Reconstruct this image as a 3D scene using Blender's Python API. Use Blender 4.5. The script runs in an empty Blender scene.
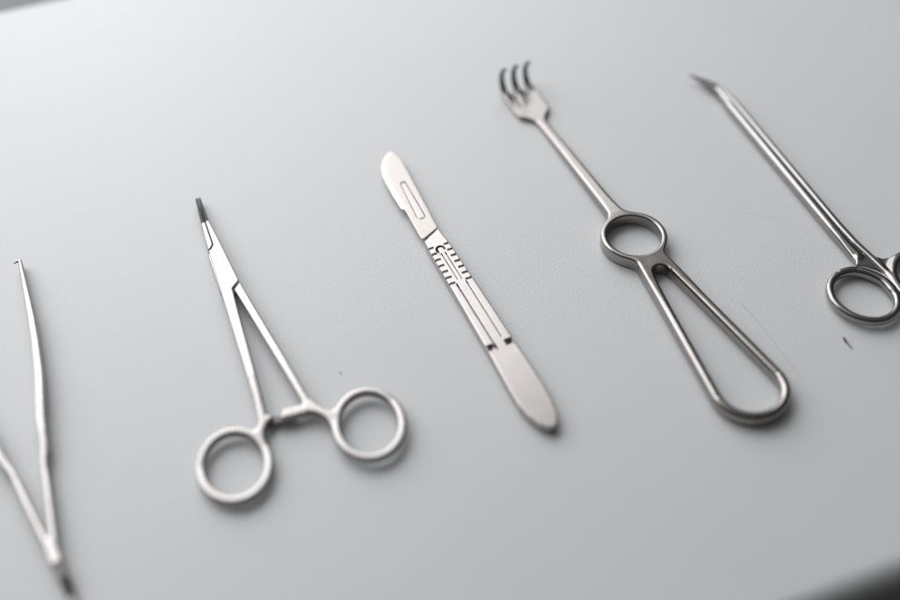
import bpy, math
import numpy as np

S = bpy.context.scene
COL = S.collection
MM = 0.001
R = math.radians

# ------------------------------------------------------------------ helpers
def new_mat(name):
    m = bpy.data.materials.new(name)
    m.use_nodes = True
    nt = m.node_tree
    return m, nt, nt.nodes['Principled BSDF']

def steel(name, col, rough, rough_var=0.08, brushed=0.35, mottling=0.10, grain=900.0, bump=0.03):
    """stainless steel: fine brushing along the instrument, smudges in the roughness, faint tone drift"""
    m, nt, b = new_mat(name)
    N, L = nt.nodes, nt.links
    tc = N.new('ShaderNodeTexCoord')
    mp = N.new('ShaderNodeMapping')
    mp.inputs['Scale'].default_value = (2.6, 0.16, 2.6)
    L.new(tc.outputs['Object'], mp.inputs['Vector'])
    n1 = N.new('ShaderNodeTexNoise'); n1.inputs['Scale'].default_value = grain; n1.inputs['Detail'].default_value = 4
    L.new(mp.outputs['Vector'], n1.inputs['Vector'])
    n2 = N.new('ShaderNodeTexNoise'); n2.inputs['Scale'].default_value = 170; n2.inputs['Detail'].default_value = 5
    n2.inputs['Roughness'].default_value = 0.65
    L.new(tc.outputs['Object'], n2.inputs['Vector'])
    mr = N.new('ShaderNodeMapRange')
    mr.inputs['From Min'].default_value = 0.3; mr.inputs['From Max'].default_value = 0.72
    mr.inputs['To Min'].default_value = rough - rough_var; mr.inputs['To Max'].default_value = rough + rough_var
    L.new(n2.outputs['Fac'], mr.inputs['Value'])
    ad = N.new('ShaderNodeMath'); ad.operation = 'MULTIPLY_ADD'
    ad.inputs[1].default_value = brushed * 0.3
    L.new(n1.outputs['Fac'], ad.inputs[0]); L.new(mr.outputs['Result'], ad.inputs[2])
    L.new(ad.outputs[0], b.inputs['Roughness'])
    mx = N.new('ShaderNodeMix'); mx.data_type = 'RGBA'
    L.new(n2.outputs['Fac'], mx.inputs['Factor'])
    mx.inputs['A'].default_value = (*[c * (1 - mottling) for c in col], 1)
    mx.inputs['B'].default_value = (*[min(1, c * (1 + mottling)) for c in col], 1)
    L.new(mx.outputs['Result'], b.inputs['Base Color'])
    b.inputs['Metallic'].default_value = 1.0
    bp = N.new('ShaderNodeBump'); bp.inputs['Strength'].default_value = bump; bp.inputs['Distance'].default_value = 0.0002
    L.new(n1.outputs['Fac'], bp.inputs['Height']); L.new(bp.outputs['Normal'], b.inputs['Normal'])
    return m

def plain(name, col, rough=0.6):
    m, nt, b = new_mat(name)
    N, L = nt.nodes, nt.links
    n = N.new('ShaderNodeTexNoise'); n.inputs['Scale'].default_value = 900
    tc = N.new('ShaderNodeTexCoord'); L.new(tc.outputs['Object'], n.inputs['Vector'])
    mx = N.new('ShaderNodeMix'); mx.data_type = 'RGBA'
    mx.inputs['A'].default_value = (*[c * 0.7 for c in col], 1); mx.inputs['B'].default_value = (*[c * 1.3 for c in col], 1)
    L.new(n.outputs['Fac'], mx.inputs['Factor']); L.new(mx.outputs['Result'], b.inputs['Base Color'])
    b.inputs['Roughness'].default_value = rough
    return m

def thing(name, label, cat, xy, ang, group=None):
    """Empty at the base of an instrument; local +Y runs towards the working tip"""
    o = bpy.data.objects.new(name, None)
    o.empty_display_size = 0.01
    COL.objects.link(o)
    o.location = (xy[0] * MM, xy[1] * MM, 0)
    o.rotation_euler = (0, 0, R(ang - 90))
    o['label'] = label; o['category'] = cat
    if group: o['group'] = group
    return o

# --------------------------------------------------------- distance fields (mm)
def grid(x0, x1, y0, y1, z0, z1, h):
    xs = np.arange(x0, x1 + h, h, dtype=np.float32)
    ys = np.arange(y0, y1 + h, h, dtype=np.float32)
    zs = np.arange(z0, z1 + h, h, dtype=np.float32)
    return dict(h=h, o=np.array([x0, y0, z0], np.float64), X=xs[:, None], Y=ys[None, :],
                X3=xs[:, None, None], Y3=ys[None, :, None], Z=zs[None, None, :])

def seg(X, Y, a, b, w0, w1):
    dx, dy = b[0] - a[0], b[1] - a[1]
    t = np.clip(((X - a[0]) * dx + (Y - a[1]) * dy) / (dx * dx + dy * dy), 0, 1)
    return np.hypot(X - a[0] - t * dx, Y - a[1] - t * dy) - (w0 + t * (w1 - w0))

def chain(X, Y, pts):
    """pts: (x, y, half width)"""
    d = None
    for p, q in zip(pts[:-1], pts[1:]):
        e = seg(X, Y, p, q, p[2], q[2])
        d = e if d is None else np.minimum(d, e)
    return d

def smin(a, b, k):
    h = np.clip(0.5 + 0.5 * (b - a) / k, 0, 1)
    return b + (a - b) * h - k * h * (1 - h)

def ellipse(X, Y, c, ra, rb, tilt):
    """signed distance (approximate) to an ellipse curve; tilt = angle of the rb axis from +Y towards +X"""
    ct, st = math.cos(tilt), math.sin(tilt)
    u = (X - c[0]) * ct - (Y - c[1]) * st
    v = (X - c[0]) * st + (Y - c[1]) * ct
    k0 = np.hypot(u / ra, v / rb); k1 = np.hypot(u / ra ** 2, v / rb ** 2) + 1e-6
    return k0 * (k0 - 1) / k1

def poly(X, Y, pts):
    X, Y = np.broadcast_arrays(X, Y)
    d = np.full(X.shape, 1e9, np.float32); s = np.ones(X.shape, np.float32)
    n = len(pts)
    for i in range(n):
        ax, ay = pts[i]; bx, by = pts[i - 1]
        ex, ey = bx - ax, by - ay
        wx, wy = X - ax, Y - ay
        t = np.clip((wx * ex + wy * ey) / (ex * ex + ey * ey), 0, 1)
        d = np.minimum(d, (wx - ex * t) ** 2 + (wy - ey * t) ** 2)
        c1 = Y >= ay; c2 = Y < by; c3 = ex * wy > ey * wx
        flip = (c1 & c2 & c3) | (~c1 & ~c2 & ~c3)
        s = np.where(flip, -s, s)
    return s * np.sqrt(d)

def slab(d2, Z, zc, hh, r):
    """extrude a plan distance between zc-hh and zc+hh with rounded edges of radius r"""
    def up(a): return a[:, :, None] if isinstance(a, np.ndarray) and a.ndim == 2 else a
    zc, hh, r = up(zc), up(hh), up(r)
    q1 = d2[:, :, None] + r
    q2 = np.abs(Z - zc) - hh + r
    return np.minimum(np.maximum(q1, q2), 0) + np.hypot(np.maximum(q1, 0), np.maximum(q2, 0)) - r

def lerp_y(Y, ys, vs):
    return np.interp(Y, ys, vs).astype(np.float32)

def nets(f, g):
    """naive surface nets, vertices pulled onto the zero level; returns verts, quads, normals"""
    f = np.ascontiguousarray(f, dtype=np.float32)
    h, o = g['h'], g['o']
    s = f < 0
    c = np.zeros(tuple(n - 1 for n in f.shape), np.int8)
    nx, ny, nz = c.shape
    for a in (0, 1):
        for b in (0, 1):
            for d in (0, 1):
                c += s[a:a + nx, b:b + ny, d:d + nz]
    idx = np.argwhere((c > 0) & (c < 8))
    gid = np.full(c.shape, -1, np.int32)
    gid[idx[:, 0], idx[:, 1], idx[:, 2]] = np.arange(len(idx))
    acc = np.zeros((len(idx), 3)); cnt = np.zeros(len(idx))
    corners = [np.array([a, b, d]) for a in (0, 1) for b in (0, 1) for d in (0, 1)]
    for p in corners:
        for ax in range(3):
            if p[ax]: continue
            q = p.copy(); q[ax] = 1
            fa = f[tuple((idx + p).T)]; fb = f[tuple((idx + q).T)]
            m = (fa < 0) != (fb < 0)
            t = np.where(m, fa / np.where(m, fa - fb, 1), 0)
            pt = p[None, :] + t[:, None] * (q - p)[None, :]
            acc[m] += pt[m]; cnt[m] += 1
    v = idx + acc / cnt[:, None]
    quads = []
    for ax in range(3):
        b, d = (ax + 1) % 3, (ax + 2) % 3
        sl0 = [slice(None)] * 3; sl1 = [slice(None)] * 3
        sl0[ax] = slice(0, -1); sl1[ax] = slice(1, None)
        A, B = s[tuple(sl0)], s[tuple(sl1)]
        e = np.argwhere(A != B)
        e = e[(e[:, b] > 0) & (e[:, d] > 0) & (e[:, b] < c.shape[b]) & (e[:, d] < c.shape[d])]
        ins = A[tuple(e.T)]
        def cell(db, dd):
            k = e.copy(); k[:, b] += db; k[:, d] += dd
            return gid[tuple(k.T)]
        q = np.stack([cell(-1, -1), cell(0, -1), cell(0, 0), cell(-1, 0)], 1)
        q[~ins] = q[~ins][:, ::-1]
        quads.append(q)
    quads = np.concatenate(quads)
    G = np.gradient(f)
    def samp(F, p):
        p = np.clip(p, 0, np.array(F.shape) - 1.001)
        i = p.astype(int); t = p - i; r = 0
        for q in corners:
            w = np.prod(np.where(q[None, :] == 1, t, 1 - t), axis=1)
            r = r + w * F[tuple((i + q).T)]
        return r
    for it in range(3):
        val = samp(f, v) / h
        gr = np.stack([samp(k, v) for k in G], 1) / h
        st = -val[:, None] * gr / np.maximum((gr ** 2).sum(1), 0.2)[:, None]
        ln = np.linalg.norm(st, axis=1, keepdims=True)
        v = v + st * np.minimum(1, 0.4 / np.maximum(ln, 1e-6))
    gr = np.stack([samp(k, v) for k in G], 1)
    nrm = gr / np.maximum(np.linalg.norm(gr, axis=1, keepdims=True), 1e-9)
    return o + v * h, quads, nrm

def link_mesh(name, v, q, nrm, mat, parent):
    me = bpy.data.meshes.new(name)
    me.vertices.add(len(v)); me.vertices.foreach_set('co', (v * MM).astype(np.float32).ravel())
    me.loops.add(q.size); me.loops.foreach_set('vertex_index', q.astype(np.int32).ravel())
    k = q.shape[1]
    me.polygons.add(len(q)); me.polygons.foreach_set('loop_start', np.arange(0, q.size, k, dtype=np.int32))
    me.update(calc_edges=True)
    me.polygons.foreach_set('use_smooth', np.ones(len(q), bool))
    me.materials.append(mat)
    if nrm is not None:
        me.normals_split_custom_set_from_vertices([tuple(n) for n in nrm])
    ob = bpy.data.objects.new(name, me)
    COL.objects.link(ob)
    ob.parent = parent
    return ob

def solid(g, f, parts):
    """mesh a field and hand each face to a part.
    parts: list of (name, material, parent or index of an earlier part, test(cx, cy, cz) or None)"""
    v, q, n = nets(f, g)
    cen = v[q].mean(1)
    left = np.ones(len(q), bool)
    out = []
    for name, mat, par, test in reversed(parts):
        m = left.copy() if test is None else left & test(cen[:, 0], cen[:, 1], cen[:, 2])
        left &= ~m
        out.append((name, mat, par, m))
    out.reverse()
    obs = []
    for name, mat, par, m in out:
        qq = q[m]
        u, inv = np.unique(qq, return_inverse=True)
        pr = obs[par] if isinstance(par, int) else par
        obs.append(link_mesh(name, v[u], inv.reshape(qq.shape), n[u], mat, pr))
    return obs

def tube(name, pts, mat, parent, sides=16, flat=1.0):
    """pts: (x, y, z, radius), mm, swept round section"""
    P = np.array([p[:3] for p in pts], float); rad = [p[3] for p in pts]
    T = np.gradient(P, axis=0); T /= np.linalg.norm(T, axis=1, keepdims=True)
    ref = np.array([1.0, 0, 0]) if abs(T[0][0]) < 0.8 else np.array([0, 0, 1.0])
    V = []; Q = []
    for i in range(len(P)):
        a = ref - T[i] * ref.dot(T[i]); a /= np.linalg.norm(a); b = np.cross(T[i], a)
        ref = a
        for k in range(sides):
            an = 2 * math.pi * k / sides
            V.append(P[i] + rad[i] * (math.cos(an) * a + flat * math.sin(an) * b))
    for i in range(len(P) - 1):
        for k in range(sides):
            k2 = (k + 1) % sides
            Q.append((i * sides + k, i * sides + k2, (i + 1) * sides + k2, (i + 1) * sides + k))
    n = len(V); V.append(P[0]); V.append(P[-1])
    L0 = (len(P) - 1) * sides
    for k in range(sides):
        k2 = (k + 1) % sides
        Q.append((n, k2, k, k)); Q.append((n + 1, L0 + k, L0 + k2, L0 + k2))
    me = bpy.data.meshes.new(name)
    me.from_pydata([tuple(p * MM) for p in V], [], [tuple(dict.fromkeys(q)) for q in Q])
    for p in me.polygons: p.use_smooth = True
    me.materials.append(mat)
    ob = bpy.data.objects.new(name, me); COL.objects.link(ob); ob.parent = parent
    return ob

# ------------------------------------------------------------------ materials
M_SATIN = steel('satin_steel', (0.415, 0.397, 0.388), 0.20, 0.09)
M_SATIN2 = steel('satin_steel_handle', (0.46, 0.436, 0.424), 0.20, 0.09)
M_BLADE = steel('blade_steel', (0.42, 0.393, 0.378), 0.25, 0.09, bump=0.02)
M_WORN = steel('worn_polished_steel', (0.34, 0.321, 0.310), 0.085, 0.06, brushed=0.22, mottling=0.2)
M_BRIGHT = steel('bright_polished_steel', (0.35, 0.343, 0.34), 0.07, 0.05, mottling=0.12)
M_DARKJAW = steel('darkened_jaw_steel', (0.035, 0.035, 0.034), 0.30, 0.06)  # dark reflection on the sloping jaw tips, put into the base colour
M_TIP2 = steel('darkened_scissor_tip', (0.21, 0.205, 0.20), 0.12, 0.05)  # darker than the arms: the bent tip's dark reflection is painted in
M_RAW = steel('rough_dark_steel', (0.17, 0.158, 0.148), 0.42, 0.08)
M_TIP = steel('darkened_prong_steel', (0.15, 0.145, 0.142), 0.20, 0.06)  # prongs mirror the dark room; that darkness is put into the colour

# ------------------------------------------------------------------ tabletop + floor
def make_tabletop_material():
    m, nt, b = new_mat('grey_white_laminate')
    N, L = nt.nodes, nt.links
    tc = N.new('ShaderNodeTexCoord')
    # fine orange-peel grain
    n1 = N.new('ShaderNodeTexNoise'); n1.inputs['Scale'].default_value = 2400; n1.inputs['Detail'].default_value = 2
    n2 = N.new('ShaderNodeTexNoise'); n2.inputs['Scale'].default_value = 1050; n2.inputs['Detail'].default_value = 3
    n3 = N.new('ShaderNodeTexNoise'); n3.inputs['Scale'].default_value = 14; n3.inputs['Detail'].default_value = 6
    n3.inputs['Roughness'].default_value = 0.6
    for n in (n1, n2, n3): L.new(tc.outputs['Object'], n.inputs['Vector'])
    add = N.new('ShaderNodeMath'); add.operation = 'ADD'
    L.new(n1.outputs['Fac'], add.inputs[0]); L.new(n2.outputs['Fac'], add.inputs[1])
    bp = N.new('ShaderNodeBump'); bp.inputs['Strength'].default_value = 0.3; bp.inputs['Distance'].default_value = 0.0003
    L.new(add.outputs[0], bp.inputs['Height']); L.new(bp.outputs['Normal'], b.inputs['Normal'])
    # tone: drift and a few dust specks
    mx = N.new('ShaderNodeMix'); mx.data_type = 'RGBA'
    mx.inputs['A'].default_value = (0.735, 0.742, 0.755, 1); mx.inputs['B'].default_value = (0.768, 0.775, 0.787, 1)
    L.new(n3.outputs['Fac'], mx.inputs['Factor'])
    vo = N.new('ShaderNodeTexVoronoi'); vo.inputs['Scale'].default_value = 45
    L.new(tc.outputs['Object'], vo.inputs['Vector'])
    sep = N.new('ShaderNodeSeparateColor'); L.new(vo.outputs['Color'], sep.inputs['Color'])
    # radius of each cell's speck: only a few cells carry one
    rad = N.new('ShaderNodeMapRange'); rad.inputs['From Min'].default_value = 0.86; rad.inputs['From Max'].default_value = 1.0
    rad.inputs['To Min'].default_value = 0.0; rad.inputs['To Max'].default_value = 0.019
    L.new(sep.outputs['Red'], rad.inputs['Value'])
    lt = N.new('ShaderNodeMath'); lt.operation = 'LESS_THAN'
    L.new(vo.outputs['Distance'], lt.inputs[0]); L.new(rad.outputs['Result'], lt.inputs[1])
    # faint scuff lines
    last = lt.outputs[0]
    fac = N.new('ShaderNodeMath'); fac.operation = 'MULTIPLY'; fac.inputs[1].default_value = 0.45
    L.new(last, fac.inputs[0])
    mx2 = N.new('ShaderNodeMix'); mx2.data_type = 'RGBA'
    L.new(fac.outputs[0], mx2.inputs['Factor']); L.new(mx.outputs['Result'], mx2.inputs['A'])
    mx2.inputs['B'].default_value = (0.16, 0.13, 0.11, 1)
    prev = mx2.outputs['Result']
    xyz = N.new('ShaderNodeVectorMath'); xyz.operation = 'MULTIPLY'; xyz.inputs[1].default_value = (1, 1, 0)
    L.new(tc.outputs['Object'], xyz.inputs[0])
    def math_node(op, a, b_=None, clamp=False):
        k = N.new('ShaderNodeMath'); k.operation = op; k.use_clamp = clamp
        for i, x in enumerate((a, b_)):
            if x is None: continue
            if isinstance(x, (int, float)): k.inputs[i].default_value = x
            else: L.new(x, k.inputs[i])
        return k.outputs[0]
    for (ax, ay), (bx, by), wd, st in SCUFFS:
        dx, dy = bx - ax, by - ay
        ll = dx * dx + dy * dy
        s1 = N.new('ShaderNodeVectorMath'); s1.operation = 'SUBTRACT'; s1.inputs[1].default_value = (ax, ay, 0)
        L.new(xyz.outputs[0], s1.inputs[0])
        dt = N.new('ShaderNodeVectorMath'); dt.operation = 'DOT_PRODUCT'; dt.inputs[1].default_value = (dx / ll, dy / ll, 0)
        L.new(s1.outputs[0], dt.inputs[0])
        t = math_node('MULTIPLY', dt.outputs['Value'], 1.0, True)
        sc = N.new('ShaderNodeVectorMath'); sc.operation = 'SCALE'; sc.inputs[0].default_value = (dx, dy, 0)
        L.new(t, sc.inputs['Scale'])
        ds = N.new('ShaderNodeVectorMath'); ds.operation = 'DISTANCE'
        L.new(s1.outputs[0], ds.inputs[0]); L.new(sc.outputs[0], ds.inputs[1])
        mr = N.new('ShaderNodeMapRange'); mr.inputs['From Min'].default_value = 0; mr.inputs['From Max'].default_value = wd
        mr.inputs['To Min'].default_value = 1; mr.inputs['To Max'].default_value = 0
        L.new(ds.outputs['Value'], mr.inputs['Value'])
        par = math_node('MULTIPLY', math_node('SUBTRACT', 1.0, t), t)
        f = math_node('MULTIPLY', mr.outputs['Result'], math_node('MULTIPLY', par, 4 * st, True))
        k = N.new('ShaderNodeMix'); k.data_type = 'RGBA'
        L.new(f, k.inputs['Factor']); L.new(prev, k.inputs['A']); k.inputs['B'].default_value = (0.33, 0.33, 0.33, 1)
        prev = k.outputs['Result']
    L.new(prev, b.inputs['Base Color'])
    b.inputs['Specular IOR Level'].default_value = 0.4
    mr = N.new('ShaderNodeMapRange'); mr.inputs['To Min'].default_value = 0.34; mr.inputs['To Max'].default_value = 0.42
    L.new(n3.outputs['Fac'], mr.inputs['Value']); L.new(mr.outputs['Result'], b.inputs['Roughness'])
    return m

TA = R(21.1)                                   # the table's long edge in the world
def tbl(x, y):                                 # world mm -> tabletop local metres
    return ((x * math.cos(TA) + y * math.sin(TA)) * MM, (-x * math.sin(TA) + y * math.cos(TA)) * MM)
SCUFFS = [(tbl(112, 48.5), tbl(138, 41), 0.0009, 0.12),
          (tbl(-166, 42), tbl(-118, 52), 0.0008, 0.05),
          ]

def rounded_box(name, x0, x1, y0, y1, z0, z1, r, mat, seg_=6):
    import bmesh
    bm = bmesh.new()
    vs = [bm.verts.new((x, y, z)) for x in (x0, x1) for y in (y0, y1) for z in (z0, z1)]
    for f in ((0, 1, 3, 2), (4, 6, 7, 5), (0, 4, 5, 1), (2, 3, 7, 6), (0, 2, 6, 4), (1, 5, 7, 3)):
        bm.faces.new([vs[i] for i in f])
    bmesh.ops.recalc_face_normals(bm, faces=bm.faces)
    bmesh.ops.bevel(bm, geom=list(bm.edges), offset=r, segments=seg_, profile=0.5, affect='EDGES')
    me = bpy.data.meshes.new(name); bm.to_mesh(me); bm.free()
    for p in me.polygons: p.use_smooth = True
    try: me.set_sharp_from_angle(angle=R(40))
    except Exception: pass
    me.materials.append(mat)
    o = bpy.data.objects.new(name, me); COL.objects.link(o)
    return o

top = rounded_box('tabletop', -0.62, 0.62, -0.1605, 0.2500, -0.018, 0.0, 0.0085, make_tabletop_material())
top.rotation_euler = (0, 0, TA); top['kind'] = 'structure'

def make_floor():
    m, nt, b = new_mat('dark_floor')
    N, L = nt.nodes, nt.links
    tc = N.new('ShaderNodeTexCoord')
    n = N.new('ShaderNodeTexNoise'); n.inputs['Scale'].default_value = 5; n.inputs['Detail'].default_value = 6
    L.new(tc.outputs['Object'], n.inputs['Vector'])
    mx = N.new('ShaderNodeMix'); mx.data_type = 'RGBA'
    mx.inputs['A'].default_value = (0.030, 0.028, 0.027, 1); mx.inputs['B'].default_value = (0.05, 0.047, 0.045, 1)
    L.new(n.outputs['Fac'], mx.inputs['Factor']); L.new(mx.outputs['Result'], b.inputs['Base Color'])
    b.inputs['Roughness'].default_value = 0.5
    me = bpy.data.meshes.new('floor')
    me.from_pydata([(-4, -4, -0.76), (4, -4, -0.76), (4, 4, -0.76), (-4, 4, -0.76)], [], [(0, 1, 2, 3)])
    me.materials.append(m)
    o = bpy.data.objects.new('floor', me); COL.objects.link(o); o['kind'] = 'structure'
make_floor()
corner_slab = rounded_box('added_corner_slab', -0.62, 0.62, 0.2530, 0.46, -0.06, -0.008, 0.004, plain('corner_slab_grey', (0.25, 0.25, 0.255), 0.6))  # added slab, only there to grey the blurred corner past the far edge
corner_slab.rotation_euler = (0, 0, TA); corner_slab['kind'] = 'structure'

# ------------------------------------------------------------------ 1 tissue forceps
def make_forceps():
    t = thing('tissue_forceps', 'slim satin steel tissue forceps with toothed tip, arms spread open, at the left edge',
              'forceps', (-120.9, -118.8), 115.21)
    ax = -0.8
    half = [(0.5, 6), (0.9, 12.3), (2.3, 22), (3.5, 31), (5.2, 45), (7.2, 52), (8.4, 62), (11.2, 76), (12.6, 83), (14.6, 97), (16.0, 110), (17.2, 125), (18.4, 141)]
    for sd in (1, -1):
        g = grid(*((-4, 21) if sd > 0 else (-22, 2)), 2, 144, -0.5, 8.5, 0.36)
        X, Y, Z = g['X'], g['Y'], g['Z']
        wid = (1.5, 1.4, 1.3, 1.3, 1.35, 1.5, 1.6, 1.6, 1.55, 1.45, 1.35, 1.1, 0.75)
        d = chain(X, Y, [(ax + sd * a, y, w) for (a, y), w in zip(half, wid)])
        # the gripping half stands taller than the spring leaf, with a short slanted step between
        top = lerp_y(Y, [5, 14, 42, 50, 58, 70, 100, 141], [5.7, 5.6, 5.2, 5.5, 6.2, 6.6, 6.3, 5.0]) + 0 * X
        grip = lerp_y(Y, [47.5, 51.0], [0.18, 0.0])
        f = slab(d + grip, Z, top / 2 + 0.2, top / 2 - 0.2, 0.8)
        a = solid(g, f, [('arm', M_SATIN, t, None)])[0]
        # the little rat tooth at the very tip, bent inwards
        x0, y0 = ax + sd * 18.35, 140.9
        tube('tooth', [(x0, y0 - 0.6, 4.3, 0.7), (x0 - sd * 0.8, y0 + 0.1, 4.4, 0.55), (x0 - sd * 1.7, y0 - 0.2, 4.3, 0.38), (x0 - sd * 2.4, y0 - 0.5, 4.2, 0.12)],
             M_SATIN, a, 10)
    g = grid(-5, 5, -14, 16, -0.5, 8, 0.36)
    X, Y, Z = g['X'], g['Y'], g['Z']
    d = chain(X, Y, [(ax + 0.0, 15, 1.3), (ax + 0.2, 9.5, 1.7), (ax + 0.9, 2, 1.75), (ax + 1.3, -6, 1.6), (ax + 1.5, -11.5, 1.3)])
    hh = lerp_y(Y, [-12, -6, 0, 6, 15], [0.8, 1.1, 2.15, 2.7, 2.8]) + 0 * X
    solid(g, slab(d, Z, 0.2 + hh, hh, 0.8), [('spring_joint', M_SATIN, t, None)])
    return t
make_forceps()

# ------------------------------------------------------------------ 2 needle holder
def make_needle_holder():
    t = thing('needle_holder', 'satin steel needle holder with dark jaw tips, ratchet and two finger rings, slightly open',
              'needle holder', (-51.1, -63.9), 113.74)
    H = 0.30
    ZR = 2.7
    def zc_of(Y, k=0.0): return lerp_y(Y, [-20, 0, 30, 70, 130], [ZR + k, ZR + k, 4.4, 4.65, 4.65])
    # ---- arm with the box plate (left ring)
    g = grid(-39, 3, -20.5, 111, 0.2, 7.4, H)
    X, Y, Z = g['X'], g['Y'], g['Z']
    zc = zc_of(Y) + 0 * X
    plate = poly(X, Y, [(-1.05, 109.4), (0.3, 109.8), (0.9, 99), (1.2, 89.3), (1.7, 74.2), (-1.75, 71.4), (-7.4, 17.5), (-10.3, 18.5), (-6.0, 74), (-4.35, 93.6), (-3.5, 93.9), (-1.8, 96.2)])
    neck = chain(X, Y, [(-8.85, 19, 1.45), (-10.0, 9.5, 1.7), (-13.4, 4.5, 1.5)])
    ring = np.abs(ellipse(X, Y, (-24.4, -3.0), 11.4, 13.7, math.atan2(.235, .97))) - 1.5
    stub = chain(X, Y, [(-9.6, 10.0, 1.3), (-7.6, 10.2, 1.2)])
    r = lerp_y(Y, [0, 20, 60, 75], [0.95, 0.9, 0.7, 0.35]) + 0 * X
    hh = lerp_y(Y, [0, 20, 70, 110], [1.55, 1.5, 1.45, 1.35]) + 0 * X
    d2 = smin(smin(np.minimum(plate, neck), ring, 3.2), stub, 1.5)
    d2 = np.maximum(d2, -(ellipse(X, Y, (-24.4, -3.0), 11.4, 13.7, math.atan2(.235, .97)) + 1.5))
    f = slab(d2, Z, zc, hh, r)
    armL = solid(g, f, [('arm', M_SATIN, t, None),
                        ('finger_ring', M_SATIN, 0, lambda x, y, z: (y < 7.5 + 0.55 * (x + 12.0)))])[0]
    # ---- arm that passes through the box (right ring)
    g = grid(-6.6, 38.5, -23, 111, -0.2, 7.4, H)
    X, Y, Z = g['X'], g['Y'], g['Z']
    zc = zc_of(Y, 0.6) + 0 * X
    shank = poly(X, Y, [(-1.35, 70.6), (1.75, 73.2), (7.9, 11), (4.8, 11.5)])
    neck = chain(X, Y, [(6.35, 12, 1.5), (8.3, 7.2, 1.9), (12.6, 1.5, 1.7)])
    ring = np.abs(ellipse(X, Y, (23.0, -5.7), 11.4, 13.9, math.atan2(.25, .97))) - 1.5
    bar = poly(X, Y, [(8.2, 6.4), (-4.7, 7.8), (-2.4, 11.5), (7.4, 10.3)])
    d2 = smin(smin(np.minimum(shank, neck), ring, 3.6), bar, 2.0)
    d2 = np.maximum(d2, -(ellipse(X, Y, (23.0, -5.7), 11.4, 13.9, math.atan2(.25, .97)) + 1.5))
    r = lerp_y(Y, [0, 20, 60, 75], [0.95, 0.9, 0.7, 0.4]) + 0 * X
    r = np.where((X < 4.5) & (Y < 14), 0.55, r).astype(np.float32)
    f = slab(d2, Z, zc, 1.5, r)
    jaw = poly(X, Y, [(-1.25, 109.4), (-2.75, 109.3), (-4.35, 94.4), (-3.65, 94.3), (-1.98, 96.5)])
    f = np.minimum(f, slab(jaw, Z, 4.5, 1.4, 0.3))
    low = poly(X, Y, [(-4.9, 93.5), (-6.2, 74), (-3, 71.5), (1.0, 72), (0.9, 92), (-0.5, 108), (-2.6, 108.5)])
    f = np.minimum(f, slab(low, Z, 1.85, 1.15, 0.5))
    armR = solid(g, f, [('arm', M_SATIN, t, None),
                        ('finger_ring', M_SATIN, 0, lambda x, y, z: (y < 5.5 - 0.4 * (x - 10.0)) & (x > 7) & ((x > 10.6) | (y < 3))),
                        ('ratchet_bar', M_SATIN, 0, lambda x, y, z: (x < 4.2) & (y < 14))])[0]
    # ---- ratchet leaf of the left arm, lower and rough
    g = grid(-11, 2, 5, 14, 0.8, 5.5, 0.25)
    X, Y, Z = g['X'], g['Y'], g['Z']
    d = chain(X, Y, [(-9.3, 10.4, 1.9), (-5.5, 9.7, 1.6), (0.5, 9.2, 1.5)])
    f = slab(d, Z, 1.9, 0.9, 0.4)
    teeth = np.abs(((X + 0.25 * Y) / 1.3) % 1.0 - 0.5) * 0.7
    f = np.maximum(f, Z - (2.75 - teeth[:, :, None] * (X3m(X) < -2.0)))
    solid(g, f, [('ratchet_bar', M_RAW, armL, None)])
    # ---- jaw tips in darkened steel, sloping down to the point
    for par, pts in ((armR, [(-2.75, 109.55), (-1.35, 109.55), (0.25, 126.3), (-0.75, 126.0)]),
                     (armL, [(-1.05, 109.55), (0.35, 109.9), (1.35, 125.9), (0.5, 126.3)])):
        g = grid(-3.6, 2.2, 108, 127.5, 0.6, 6.8, 0.2)
        X, Y, Z = g['X'], g['Y'], g['Z']
        d = poly(X, Y, pts)
        tp = lerp_y(Y, [109, 111, 126.3], [5.75, 5.3, 3.3]) + 0 * X
        f = slab(d, Z, (tp + 1.2) / 2, (tp - 1.2) / 2, 0.3)
        solid(g, f, [('jaw_insert', M_DARKJAW, par, None)])
    # ---- rivet of the box joint, ground nearly flush
    g = grid(-4.2, 1.4, 84.6, 90.2, 5.4, 7.0, 0.12)
    X, Y, Z = g['X'], g['Y'], g['Z']
    d = np.hypot(X + 1.4, Y - 87.4) - 1.75
    solid(g, slab(d, Z, 5.8, 0.36, 0.16), [('rivet', M_SATIN, armL, None)])
    return t
def X3m(X): return X[:, :, None]
make_needle_holder()

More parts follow.
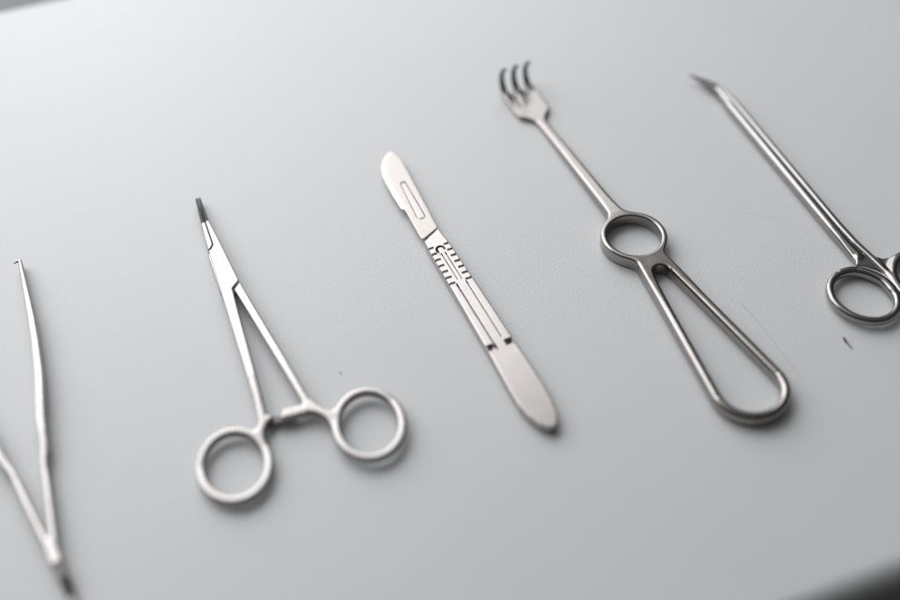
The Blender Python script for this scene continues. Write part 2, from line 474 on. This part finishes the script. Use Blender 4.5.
# ------------------------------------------------------------------ 3 scalpel
def make_scalpel():
    t = thing('scalpel', 'steel scalpel with rounded blade and grooved flat handle in the middle of the row',
              'scalpel', (32.6, -62.1), 114.14)
    H = 0.15
    g = grid(-5.5, 10.5, -3, 106, -0.4, 5.0, H)
    X, Y, Z = g['X'], g['Y'], g['Z']
    c = 2.75 - 0.0122 * Y
    U = X - c
    TOP = 4.1
    body = poly(X, Y, [(-2.45, 98.5), (5.3, 102.8), (6.3, 92), (7.2, 60), (7.75, 37.5), (8.15, 26), (8.3, 17), (7.9, 10), (7.0, 4.6), (5.6, 1.2), (3.6, -0.5),
                       (1.2, -0.1), (-1.0, 2.4), (-2.7, 6.6), (-3.75, 12.5), (-3.7, 22), (-3.25, 37.5), (-2.95, 60), (-2.75, 92)])
    hh = lerp_y(Y, [-2, 8, 20, 37, 100], [1.35, 1.6, 1.75, 1.95, 1.95]) + 0 * X
    f = slab(body, Z, TOP - hh, hh, 0.45)
    def cut(d2, depth, k=0.12):
        nonlocal f
        f = np.maximum(f, -np.maximum(d2[:, :, None], (TOP - depth) - Z))
    def box2(u0, u1, y0, y1, A=None):
        A = U if A is None else A
        return np.maximum(np.abs(A - (u0 + u1) / 2) - (u1 - u0) / 2, np.abs(Y - (y0 + y1) / 2) - (y1 - y0) / 2)
    # long grooves, the left one wider, both running out before the tail
    cut(box2(-2.3, -1.7, 40, 73.2), 1.3)
    cut(box2(1.75, 2.15, 43, 73.2), 1.2)
    # slight drop of the middle band in the front part
    cut(box2(-0.9, -0.5, 75, 90), 0.9)
    cut(box2(0.75, 1.15, 74.5, 90), 0.9)
    # end cuts of the two side rails
    ycut = Y
    cut(np.maximum(np.maximum(U + 1.5, -U - 5.2), np.abs(Y - 39.6) - 1.7), 1.9)
    cut(np.maximum(np.maximum(1.9 - U, U - 6.5), np.abs(Y - 39.7) - 1.7), 1.9)
    # thumb serrations
    for i in range(7):
        y = 93.9 - 3.32 * i
        cut(np.maximum(np.maximum(U + 2.1, -U - 6), np.abs(Y - y + 0.0 * U) - 0.43), 1.2)
        cut(np.maximum(np.maximum(2.2 - U, U - 6), np.abs(Y - y) - 0.43), 1.2)
    # the keyhole slot where the blade locks in
    key = np.abs(np.hypot(U - 0.0, Y - 92.0) - 1.55) - 0.42
    key = np.maximum(key, 91.3 - Y)
    cut(key, 1.6)
    cut(box2(-2.1, -1.2, 88.6, 91.8), 0.8)
    solid(g, f, [('handle', M_SATIN2, t, None)])
    # ---- blade, a thin curved plate with a lens-shaped slot
    g = grid(-5.2, 9.5, 99.5, 156.5, 1.2, 4.0, 0.17)
    X, Y, Z = g['X'], g['Y'], g['Z']
    d = poly(X, Y, [(5.75, 153.0), (6.9, 151.0), (7.7, 147.2), (7.55, 140), (5.7, 104.8), (5.3, 104.1), (-1.6, 100.8), (-2.3, 100.9), (-2.65, 101.9), (-2.45, 112), (-2.3, 117.4), (-2.6, 118.8), (-3.5, 119.7),
                       (-3.65, 128), (-3.5, 136), (-2.9, 141.5), (-1.6, 145.9), (0.2, 149.0), (2.6, 151.6), (4.6, 153.0)])
    slot = chain(X, Y, [(3.05, 132.6, 1.25), (2.2, 112.8, 1.75)])
    e = np.maximum(d, -slot)
    # ground down towards the cutting edge
    bev = np.where((Y > 119.5) & (X < 5.0), np.clip((-d) / 1.9, 0.0, 1.0), 1.0)
    f = slab(e, Z, 2.7, (0.13 + 0.17 * bev).astype(np.float32), 0.1)
    solid(g, f, [('blade', M_BLADE, t, None)])
    # ---- tongue of the handle, showing through the slot of the blade
    g = grid(-0.5, 5.5, 99, 135, 0.6, 3.6, 0.2)
    X, Y, Z = g['X'], g['Y'], g['Z']
    d = chain(X, Y, [(3.03, 132.4, 1.08), (2.2, 112.8, 1.56), (1.9, 100, 1.5)])
    tp = lerp_y(Y, [99, 108, 112, 134], [2.3, 2.3, 2.92, 2.92]) + 0 * X
    solid(g, slab(d, Z, (tp + 0.9) / 2, (tp - 0.9) / 2, 0.12), [('blade_fitting', M_SATIN, t, None)])
    return t
make_scalpel()

# ------------------------------------------------------------------ 4 rake retractor
def make_retractor():
    t = thing('rake_retractor', 'three-pronged steel rake retractor with finger ring and long open loop handle',
              'retractor', (105.85, -45.8), 114.58)
    g = grid(-15.5, 15.5, -14, 174, -0.4, 8.0, 0.36)
    X, Y, Z = g['X'], g['Y'], g['Z']
    # loop handle: two bars diverging from the ring into a round bend
    # the bend is an arc tangent to both bars
    top_, half = (4.1, 71.5), 0.118
    rb = 12.75
    cy = 1.6
    px, py = rb * math.cos(half), cy + rb * math.sin(half)
    loop = np.minimum(seg(X, Y, (-top_[0], top_[1]), (-px, py), 1.85, 1.85), seg(X, Y, top_, (px, py), 1.85, 1.85))
    arc = np.abs(np.hypot(X, Y - cy) - rb) - 1.85
    arc = np.maximum(arc, Y - py)
    loop = np.minimum(loop, arc)
    web = poly(X, Y, [(-7, 72.5), (7, 72.5), (5.6, 66.5), (5.2, 60.5), (-5.2, 60.5), (-5.6, 66.5)])
    web = np.maximum(web, -seg(X, Y, (0, 61.0), (0, 48), 3.3, 4.4))
    ring = np.abs(np.hypot(X, Y - 82.0) - 11.8) - 1.2
    sh = chain(X, Y, [(0, 93.0, 3.6), (0, 98, 3.1), (0, 106, 2.75), (0, 166, 1.9)])
    d2 = smin(smin(loop, web, 0.5), ring, 2.6)
    d2 = smin(d2, sh, 4.0)
    d2 = np.maximum(d2, -(np.hypot(X, Y - 82.0) - 10.6))
    zc = lerp_y(Y, [90, 96, 108, 140, 160, 166], [2.95, 2.95, 2.75, 2.0, 1.3, 1.1]) + 0 * X
    hh = lerp_y(Y, [90, 96, 108, 140, 160, 166], [2.75, 2.6, 2.1, 1.6, 1.1, 0.85]) + 0 * X
    r = lerp_y(Y, [-14, 44, 61, 94, 104, 150, 166], [1.8, 1.75, 0.8, 0.75, 1.2, 1.1, 0.8]) + 0 * X
    f2 = slab(d2, Z, zc, hh, r)
    parts = [('shank', M_WORN, t, None),
             ('handle_loop', M_WORN, t, lambda x, y, z: y < 69.0),
             ('finger_ring', M_WORN, t, lambda x, y, z: (y >= 69.0) & (y < 95.3))]
    keep = solid(g, f2, parts)
    # ---- fork head with three hooked prongs
    g = grid(-10, 10, 156, 189, -0.4, 5.0, 0.3)
    X, Y, Z = g['X'], g['Y'], g['Z']
    d = poly(X, Y, [(-1.9, 158), (1.9, 158), (2.2, 161.5), (4.2, 164.2), (7.0, 166.5), (7.5, 170), (7.3, 182.5), (-7.3, 182.5), (-7.5, 170), (-7.0, 166.5), (-4.2, 164.2), (-2.2, 161.5)]) - 0.2
    gap = np.minimum(seg(X, Y, (-2.9, 178.6), (-2.9, 190), 0.75, 1.1), seg(X, Y, (2.9, 178.6), (2.9, 190), 0.75, 1.1))
    d = np.maximum(d, -gap)
    dish = 0.004 * X * X
    zz = 1.2 + dish + lerp_y(Y, [160, 170, 183], [0.25, 0.0, 0.2])
    f = slab(d, Z, zz, 0.85, 0.5)
    # soft grooves running back from the gaps
    gr = np.minimum(seg(X, Y, (-2.9, 173), (-2.9, 190), 0.1, 0.9), seg(X, Y, (2.9, 173), (2.9, 190), 0.1, 0.9))
    f = f + (0.10 * np.exp(-np.maximum(gr, 0) ** 2 / 0.5))[:, :, None] * (Z > 1.0)
    head = solid(g, f, [('fork_head', M_WORN, t, None)])[0]
    for x in (-5.75, 0.0, 5.75):
        pts = [(x, 178.5, 1.25, 0.9), (x, 180.8, 1.4, 1.35)]
        rr = 6.6
        for k in range(15):
            a = R(-90 + k * 11.0)
            pts.append((x, 182.0 + rr * math.cos(a) * 0.85, 1.5 + rr + rr * math.sin(a), 1.55 - 0.055 * k))
        pts.append((pts[-1][0], pts[-1][1] - 0.8, pts[-1][2] + 0.35, 0.12))
        tube('prong', pts, M_TIP, head, 16)
    return t
make_retractor()

# ------------------------------------------------------------------ 5 angled scissors
def make_scissors():
    t = thing('angled_scissors', 'long slender polished scissors with bent pointed tip, closed, at the right edge',
              'scissors', (167.2, 9.1), 113.87)
    H = 0.32
    def cx(y): return -4.0 + (y - 30) * 0.0425
    def mk(side):
        if side < 0:
            g = grid(-30.5, 3.5, -20, 125, -0.3, 6.2, H)
        else:
            g = grid(-5, 30.5, -23, 125, -0.3, 6.2, H)
        X, Y, Z = g['X'], g['Y'], g['Z']
        if side < 0:
            sh = chain(X, Y, [(-5.1, 13.0, 1.85), (-4.85, 30, 1.95), (-1.6, 110.5, 1.85), (-1.45, 111.5, 1.5), (-1.0, 121.0, 1.4)])
            flat = chain(X, Y, [(-4.6, 26, 1.0), (-3.75, 18, 1.0), (-2.75, 10, 1.0), (-2.1, 2, 1.0), (-3.0, -5.5, 1.3)])
            web = poly(X, Y, [(-5.2, 14), (-2.0, 14), (-1.2, 4), (-1.6, -3), (-9.5, 7.8), (-16, 9.6), (-8.3, 10.0)])
            ring = np.abs(ellipse(X, Y, (-14.9, -4.0), 11.6, 12.9, math.atan2(-.30, .95))) - 1.45
        else:
            sh = chain(X, Y, [(-1.0, -14.0, 0.9), (-0.75, -6.5, 0.95), (0.15, 2.0, 0.95), (-0.4, 10.5, 1.05), (-1.35, 20, 1.15), (-1.5, 30, 1.2), (1.25, 108, 1.1), (0.8, 121, 0.9)])
            flat = sh
            web = poly(X, Y, [(-0.4, 14), (0.9, 11.2), (3.0, 8.6), (6.0, 7.9), (12, 8.0), (6, 4), (1.6, 0.5), (0.4, -4), (-0.4, 2)])
            ring = np.abs(ellipse(X, Y, (12.2, -6.2), 11.6, 13.0, 0.0)) - 1.45
        if side < 0:
            low = lerp_y(Y, [10, 13, 24, 30], [1.45, 1.55, 2.1, 2.2]) + 0 * X      # the shank sinks into the web of the ring
            f = slab(sh, Z, 0.4 + low, low, np.minimum(1.5, low - 0.1))
        else:
            f = slab(sh, Z, 2.35, 2.0, 0.9)
        fw = slab(np.minimum(web, flat), Z, 2.3, 1.35, 0.5)
        fr = slab(ring, Z, 2.75, 1.75, 1.25)
        f = smin(f, smin(fw, fr, 2.2), 1.4 if side < 0 else 0.9)
        if side < 0:
            obs = solid(g, f, [('arm', M_BRIGHT, t, None),
                               ('finger_ring', M_BRIGHT, 0, lambda x, y, z: (y < 8.0) & ((x < -9) | (y < -1.5)))])
        else:
            obs = solid(g, f, [('arm', M_BRIGHT, t, None),
                               ('finger_ring', M_BRIGHT, 0, lambda x, y, z: (x > 4.5) | ((y < -2) & (x > 0.6)))])
        # short bent blade, tapering to a point
        g = grid(-10, 4, 117, 139, -0.3, 7.5, 0.22)
        X, Y, Z = g['X'], g['Y'], g['Z']
        if side < 0:
            d = chain(X, Y, [(-1.15, 118, 1.35), (-1.15, 120.6, 1.35), (-1.7, 122.9, 1.2), (-2.9, 125.6, 0.98), (-5.0, 130.2, 0.62), (-7.3, 134.9, 0.2)])
            zc = lerp_y(Y, [118, 122, 135], [2.5, 2.6, 3.6]) + 0 * X
            h2 = lerp_y(Y, [118, 122, 135], [2.0, 1.7, 0.4]) + 0 * X
        else:
            d = chain(X, Y, [(0.7, 118, 0.9), (0.5, 121.6, 0.9), (-0.3, 124.2, 0.8), (-1.8, 127.2, 0.65), (-4.5, 131.4, 0.45), (-7.1, 135.2, 0.18)])
            zc = lerp_y(Y, [118, 122, 135], [2.2, 2.3, 3.4]) + 0 * X
            h2 = lerp_y(Y, [118, 122, 135], [1.7, 1.5, 0.35]) + 0 * X
        solid(g, slab(d, Z, zc, h2, np.minimum(0.5, h2)), [('blade', M_TIP2, obs[0], None)])
    mk(-1); mk(1)
    return t
make_scissors()

# ------------------------------------------------------------------ crumbs and a fibre
M_CRUMB = plain('dry_crumb', (0.10, 0.055, 0.035), 0.8)
M_FIBRE = plain('pale_fibre', (0.42, 0.38, 0.35), 0.7)
def loose(ob, label, cat):
    ob['label'] = label; ob['category'] = cat
c = tube('crumb', [(144.5, -18.3, 0.35, 0.15), (144.8, -19.0, 0.4, 0.42), (144.9, -19.8, 0.45, 0.5), (145.3, -20.6, 0.35, 0.32),
                   (145.9, -22.0, 0.3, 0.2), (147.0, -24.0, 0.2, 0.09)], M_CRUMB, None, 8, 0.7)
loose(c, 'tiny brown tailed crumb on the tabletop just below the scissors ring', 'crumb')
pts = []
for i in range(26):
    s = i / 25
    pts.append((109.0 + 16.5 * s + 0.5 * math.sin(s * 3.0), -0.5 - 35.5 * s + 0.6 * math.sin(s * 5.1), 0.12 + 0.05 * math.sin(s * 9), 0.033))
fb = tube('fibre', pts, M_FIBRE, None, 6)
loose(fb, 'hair-thin pale fibre lying alongside the right bar of the loop handle', 'fibre')
c2 = tube('crumb', [(-39.8, -34.6, 0.1, 0.05), (-39.5, -34.8, 0.2, 0.2), (-39.1, -35.0, 0.2, 0.18), (-38.8, -35.0, 0.1, 0.05)], M_CRUMB, None, 8, 0.7)
loose(c2, 'minute brown speck above the right ring of the needle holder', 'crumb')

# ------------------------------------------------------------------ light
W = bpy.data.worlds.new('World'); S.world = W; W.use_nodes = True
nt = W.node_tree; N, L = nt.nodes, nt.links
bg = N['Background']
tc = N.new('ShaderNodeTexCoord')
def lobe(direction, lo, hi, col_val):
    d = np.array(direction, float); d /= np.linalg.norm(d)
    dt = N.new('ShaderNodeVectorMath'); dt.operation = 'DOT_PRODUCT'; dt.inputs[1].default_value = tuple(d)
    L.new(tc.outputs['Generated'], dt.inputs[0])
    mr = N.new('ShaderNodeMapRange'); mr.interpolation_type = 'SMOOTHSTEP'
    mr.inputs['From Min'].default_value = lo; mr.inputs['From Max'].default_value = hi
    mr.inputs['To Min'].default_value = 0; mr.inputs['To Max'].default_value = col_val
    L.new(dt.outputs['Value'], mr.inputs['Value'])
    return mr.outputs['Result']
a = lobe((-0.55, 0.60, 0.62), 0.52, 0.90, 0.62)      # pale wall and ceiling round the window
b = lobe((-0.2, 0.1, 1.0), 0.0, 1.0, 0.05)           # ceiling
ad = N.new('ShaderNodeMath'); ad.operation = 'ADD'; L.new(a, ad.inputs[0]); L.new(b, ad.inputs[1])
ad2 = N.new('ShaderNodeMath'); ad2.operation = 'ADD'; L.new(ad.outputs[0], ad2.inputs[0]); ad2.inputs[1].default_value = 0.035
mul = N.new('ShaderNodeVectorMath'); mul.operation = 'SCALE'; mul.inputs[0].default_value = (1.0, 1.0, 1.0)
L.new(ad2.outputs[0], mul.inputs['Scale'])
L.new(mul.outputs[0], bg.inputs['Color']); bg.inputs['Strength'].default_value = 1.0

def area(name, loc, target, sx, sy, power, col):
    l = bpy.data.lights.new(name, 'AREA'); l.shape = 'RECTANGLE'; l.size = sx; l.size_y = sy; l.energy = power; l.color = col
    o = bpy.data.objects.new(name, l); COL.objects.link(o)
    from mathutils import Vector
    o.location = loc
    o.rotation_euler = (Vector(target) - Vector(loc)).to_track_quat('-Z', 'Y').to_euler()
    return o
# a window of two casements behind the table, to the left
area('window_light', (-0.86, 0.74, 0.86), (-0.08, 0, 0), 1.5, 1.4, 15.8, (0.985, 0.992, 1.0))
area('window_light', (-0.22, 1.10, 0.68), (-0.05, 0, 0), 0.85, 1.2, 4.6, (0.985, 0.992, 1.0))

# ------------------------------------------------------------------ camera
EL = R(49); D = 0.472
cam = bpy.data.cameras.new('camera'); co = bpy.data.objects.new('camera', cam); COL.objects.link(co)
co.location = (0, -D * math.cos(EL), D * math.sin(EL))
co.rotation_euler = (math.pi / 2 - EL, 0, 0)
cam.sensor_width = 36; cam.lens = 50
cam.clip_start = 0.02; cam.clip_end = 50
cam.dof.use_dof = True
cam.dof.focus_distance = 0.481
cam.dof.aperture_fstop = 2.6
cam.dof.aperture_blades = 0
S.camera = co

S.render.engine = 'CYCLES'
S.view_settings.view_transform = 'Standard'
S.view_settings.look = 'None'
S.view_settings.exposure = 0
